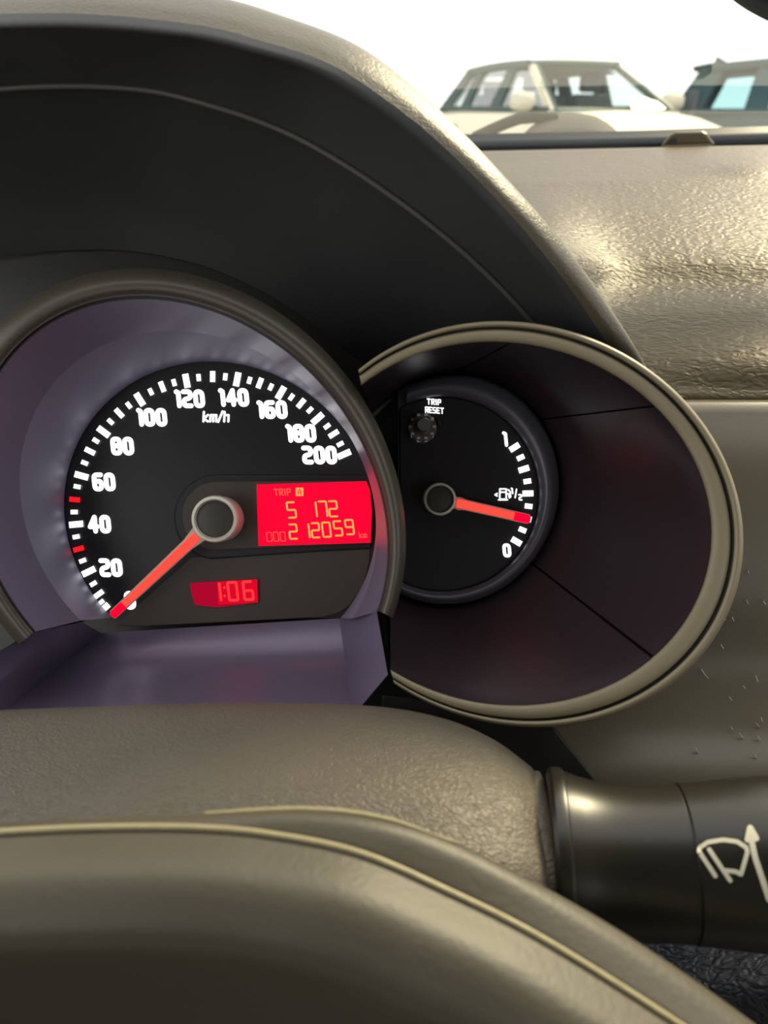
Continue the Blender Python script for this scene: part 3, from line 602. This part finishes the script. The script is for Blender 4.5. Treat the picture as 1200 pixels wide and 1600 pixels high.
# ================================================================== CARS OUTSIDE
def car(O, yaw, paint, label, dark, p):
    fwd = Vector((math.sin(yaw), -math.cos(yaw), 0)); lf = Vector((-fwd.y, fwd.x, 0)) 
    Z = Vector((0, 0, 1))
    root = thing('parked_car', (O[0], O[1], 0), label, 'car')
    T = lambda x, y, z: Vector((O[0], O[1], 0))+fwd*x+lf*y+Z*z
    def cob(name, V, Fc, m, par=root, **kw): return obj(name, [T(*v) for v in V], Fc, m, par, **kw)
    zb, zr = p['belt'], p['roof']
    # body: stations along the length
    stn = [(-2.12, .62, .50, .75), (-2.08, .78, .42, zb-.12), (-1.95, .84, .34, zb), (-1.2, .88, .28, zb), (0, .89, .27, zb-.01), (.85, .88, .28, zb-.03), (1.3, .87, .30, zb-.08), (1.75, .82, .34, zb-.17), (2.0, .72, .40, zb-.28), (2.08, .60, .50, zb-.45)]
    V = []; n = 0
    for x, hw, z0, z1 in stn:
        sec = [(-hw*.8, z0), (-hw*.97, z0+.08), (-hw, z0+(z1-z0)*.5), (-hw*.98, z1-.12), (-hw*.92, z1-.03), (-hw*.80, z1), (-hw*.4, z1+.02), (0, z1+.03)]
        sec += [(-y, z) for y, z in reversed(sec[:-1])]
        n = len(sec); V += [(x, y, z) for y, z in sec]
    cob('body', V, gridf(len(stn), n, True)+[tuple(range(n)), tuple((len(stn)-1)*n+i for i in range(n))], paint, sharp=50)
    wt, wb = p['wtop'], .80
    A0, A1, B, Cx, D0, D1 = p['A0'], p['A1'], p['B'], p['C'], p['D0'], p['D1']
    ztop = lambda x: zr-.05*((x-p['peak'])/1.2)**2
    rx = lin(A1, D1, 12)
    rr = [[(x, wt*s, ztop(x)+.012-(0.014*abs(s)**3)) for s in lin(-1, 1, 13)] for x in rx]
    cob('roof', [v for r in rr for v in r], gridf(12, 13), p.get('roofmat', paint), solid=.018)
    fx = lambda x: wt
    def pil(name, b, t, wdt, m):
        for sy in (-1, 1):
            o = None
            for nm, mm, o0, o1, ww in ((name, m, 0, .03, 1), ('pillar_trim', dark, .035, .075, 1.15)):
                pb, pt = Vector((b[0], sy*wb, b[1])), Vector((t[0], sy*wt, t[1])); w2 = wdt/2*ww
                q = [pb+Vector((-w2, 0, 0)), pb+Vector((w2, 0, 0)), pt+Vector((w2*.8, 0, 0)), pt+Vector((-w2*.8, 0, 0))]
                V = [v+Vector((0, -sy*o0, 0)) for v in q]+[v+Vector((0, -sy*o1, 0)) for v in q]
                o = cob(nm, V, [(0, 1, 2, 3), (4, 5, 6, 7), (0, 1, 5, 4), (1, 2, 6, 5), (2, 3, 7, 6), (3, 0, 4, 7)], mm, o or root, smooth=False)
    pil('front_pillar', (A0, zb-.04), (A1, ztop(A1)-.03), .15, paint)
    pil('middle_pillar', (B, zb-.02), (B+.04, ztop(B)-.02), .24, dark)
    pil('rear_pillar', (Cx, zb-.02), (Cx+.05, ztop(Cx)-.02), .22, dark)
    pil('tail_pillar', (D0, zb-.04), (D1+.04, ztop(D1)-.02), .30, paint if p['suv'] == 2 else dark)
    rl = [[(x, (wt-.02)*s, ztop(x)-(0.035*abs(s)**3)-.06-.02*abs(s)) for s in lin(-1, 1, 9)] for x in rx]
    cob('headliner', [v for r in rl for v in r], gridf(12, 9), dark, solid=.02)
    gl = glassy('car glass '+label[:8], p['tint'], refl=.35)
    for sy in (-1, 1):
        for x0, x1, t0, t1 in ((A0-.05, B, A1, B), (B, Cx, B, Cx), (Cx, D0, Cx, D1)):
            q = [(x0, sy*(wb-.02), zb-.02), (x1, sy*(wb-.02), zb-.02), (t1, sy*(wt-.02), ztop(t1)-.02), (t0, sy*(wt-.02), ztop(t0)-.02)]
            cob('side_window', q, [(0, 1, 2, 3)], gl, smooth=False)
        # dark seal along top and bottom of the side glass
        for zz, xx0, xx1, yy in ((-1, A0-.05, D0, wb), (1, A1, D1, wt)):
            P = [T(x, sy*yy, (zb+.0 if zz < 0 else ztop(x)-.035)) for x in lin(xx0, xx1, 10)]
            tube('window_seal', P, .028 if zz < 0 else .05, dark, root, seg=6)
    wsr = [[(A0+.10*(1-abs(s)**2)+.02, s*wb, zb-.03) for s in lin(-1, 1, 9)], [((A0+A1)/2+.09*(1-abs(s)**2), s*(wb+wt)/2, (zb+zr)/2) for s in lin(-1, 1, 9)], [(A1+.08*(1-abs(s)**2), s*wt, ztop(A1)-.02) for s in lin(-1, 1, 9)]]
    cob('windscreen', [v for r in wsr for v in r], gridf(3, 9), gl)
    tube('windscreen_seal', [T(x, y, z) for x, y, z in wsr[0]], .028, dark, root, seg=6)
    tube('windscreen_top_band', [T(x, y, z-.01) for x, y, z in wsr[2]], .04, dark, root, seg=6)
    rwr = [(D0, -wb, zb-.02), (D0, wb, zb-.02), (D1, wt, ztop(D1)-.02), (D1, -wt, ztop(D1)-.02)]
    cob('rear_window', rwr, [(0, 1, 2, 3)], gl, smooth=False)
    # seats
    for sx, sy in ((.02, -.38), (.02, .38), (-.95, -.38), (-.95, .38)):
        s = box('seat_back', T(sx-.25, sy, zb-.16), (.5, .16, .62), p['seat'], root, rot=Matrix.Rotation(-0.0, 3, 'X') @ Matrix(((lf.x, fwd.x, 0), (lf.y, fwd.y, 0), (0, 0, 1))), bevel=.05)
        box('headrest', T(sx-.29, sy, zb+.27 if sx > 0 else zb+.2), (.27, .11, .20), p['seat'], s, rot=Matrix(((lf.x, fwd.x, 0), (lf.y, fwd.y, 0), (0, 0, 1))), bevel=.04)
    cob('dashboard', [(A0-.1, -.75, zb-.02), (A0-.1, .75, zb-.02), (A0-.5, .75, zb-.04), (A0-.5, -.75, zb-.04), (A0-.5, -.75, zb-.3), (A0-.5, .75, zb-.3)], [(0, 1, 2, 3), (3, 2, 5, 4)], dark, smooth=False, solid=.02)
    # mirrors
    for sy in (-1, 1):
        mv = []; c = (A0-.28, sy*(wb+.17), zb+.075)
        rows = [(-.05, .5), (-.045, .9), (0, 1), (.06, .82), (.1, .4)]
        for dx, k in rows:
            for i in range(14):
                a = 2*math.pi*i/14; ca, sa = math.cos(a), math.sin(a)
                mv.append((c[0]+dx, c[1]+.14*k*math.copysign(abs(ca)**.6, ca), c[2]+.09*k*math.copysign(abs(sa)**.6, sa)))
        o = cob('wing_mirror', mv, gridf(5, 14, True)+[tuple(range(14)), tuple(56+i for i in range(14))], p.get('mirmat', paint), sharp=60)
        tube('mirror_arm', [T(A0-.27, sy*(wb-.02), zb+.01), T(c[0], c[1]-sy*.05, zb+.03)], .025, dark, o, seg=6)
        for x0 in (A0-1.05, B-.85):
            box('door_handle', T(x0, sy*.90, zb-.2), (.035, .16, .03), dark, root, rot=Matrix(((lf.x, fwd.x, 0), (lf.y, fwd.y, 0), (0, 0, 1))), bevel=.008)
        for wx in (1.3, -1.35):
            cc = [(wx, sy*y, .33) for y in (.70, .90)]
            Vw = []
            for y, r in ((.70, .30), (.72, .33), (.88, .33), (.90, .30), (.90, .21)):
                for i in range(28): a = 2*math.pi*i/28; Vw.append((wx+r*math.cos(a), sy*y, .33+r*math.sin(a)))
            ty = cob('wheel', Vw, gridf(5, 28, True)+[tuple(range(28))], M_BLACK, sharp=40)
            Vw = []
            for y, r in ((.895, .21), (.87, .19), (.87, .05), (.89, .03)):
                for i in range(20): a = 2*math.pi*i/20; Vw.append((wx+r*math.cos(a), sy*y, .33+r*math.sin(a)))
            cob('wheel_rim', Vw, gridf(4, 20, True)+[tuple(60+i for i in range(20))], M_HUBR, ty, sharp=40)
        cob('headlamp', [(1.98, sy*.50, zb-.36), (1.86, sy*.76, zb-.34), (1.84, sy*.77, zb-.24), (1.95, sy*.52, zb-.26), (1.80, sy*.5, zb-.3), (1.74, sy*.72, zb-.29)], [(0, 1, 2, 3), (0, 1, 5, 4), (2, 3, 4, 5), (1, 2, 5), (0, 3, 4)], M_HUBR, smooth=False)
    tube('bumper', [T(1.85, -.80, .45), T(2.06, -.6, .45), T(2.13, 0, .45), T(2.06, .6, .45), T(1.85, .80, .45)], .09, paint, root)
    box('grille', T(2.08, 0, .68), (.9, .05, .16), M_BLACK, root, rot=Matrix(((lf.x, fwd.x, 0), (lf.y, fwd.y, 0), (0, 0, 1))), bevel=.02)
    if p.get('fin'):
        x = D1+.08; zz = ztop(x)+.01
        cob('roof_fin', [(x+.12, -.02, zz), (x+.12, .02, zz), (x-.1, .025, zz), (x-.1, -.025, zz), (x-.08, 0, zz+.10)], [(0, 1, 2, 3), (0, 1, 4), (1, 2, 4), (2, 3, 4), (3, 0, 4)], dark, smooth=False)
    if p.get('spoiler'):
        cob('tail_spoiler', [(D1+.05, -.58, ztop(D1)+.01), (D1+.05, .58, ztop(D1)+.01), (D1-.2, .54, ztop(D1)-.03), (D1-.2, -.54, ztop(D1)-.03)], [(0, 1, 2, 3)], paint, solid=.05, bevel=.015)
        for sy in (-1, 1): cob('tail_lamp', [(D0-.02, sy*.70, zb-.05), (D0+.10, sy*.84, zb-.05), (D0+.12, sy*.80, zb+.22), (D0+.02, sy*.68, zb+.22)], [(0, 1, 2, 3)], p['lamp'], solid=.05, smooth=False)
    return root
cream = mat('cream paint', (.62, .585, .47), .6, spec=.05)
teal = mat('dark teal paint', (.035, .068, .075), .6, spec=.05)
dk1 = mat('grey green seal', (.085, .115, .105), .8, spec=.1); dk2 = mat('dark teal seal', (.045, .085, .09), .8, spec=.1)
car((2.175, 10.0), math.radians(21), cream, 'cream white car facing the dashboard, nearer the gauge hood', dk1,
    dict(belt=1.19, roof=1.665, wtop=.58, A0=.80, A1=-.05, B=-.45, C=-1.25, D0=-1.85, D1=-1.55, peak=-.4, suv=True, tint=(.80, .88, .85), seat=mat('grey green seat', (.06, .075, .068), .8)))
car((5.55, 9.9), math.radians(66), teal, 'dark teal car seen from its side beyond the sensor cover', dk2,
    dict(belt=1.16, roof=1.70, wtop=.62, A0=1.0, A1=.35, B=-.35, C=-1.2, D0=-1.95, D1=-1.75, peak=-.3, suv=True, tint=(.62, .80, .80), seat=mat('teal seat', (.05, .14, .14), .8), fin=True, spoiler=True, lamp=mat('grey tail lamp', (.07, .08, .09), .5)))
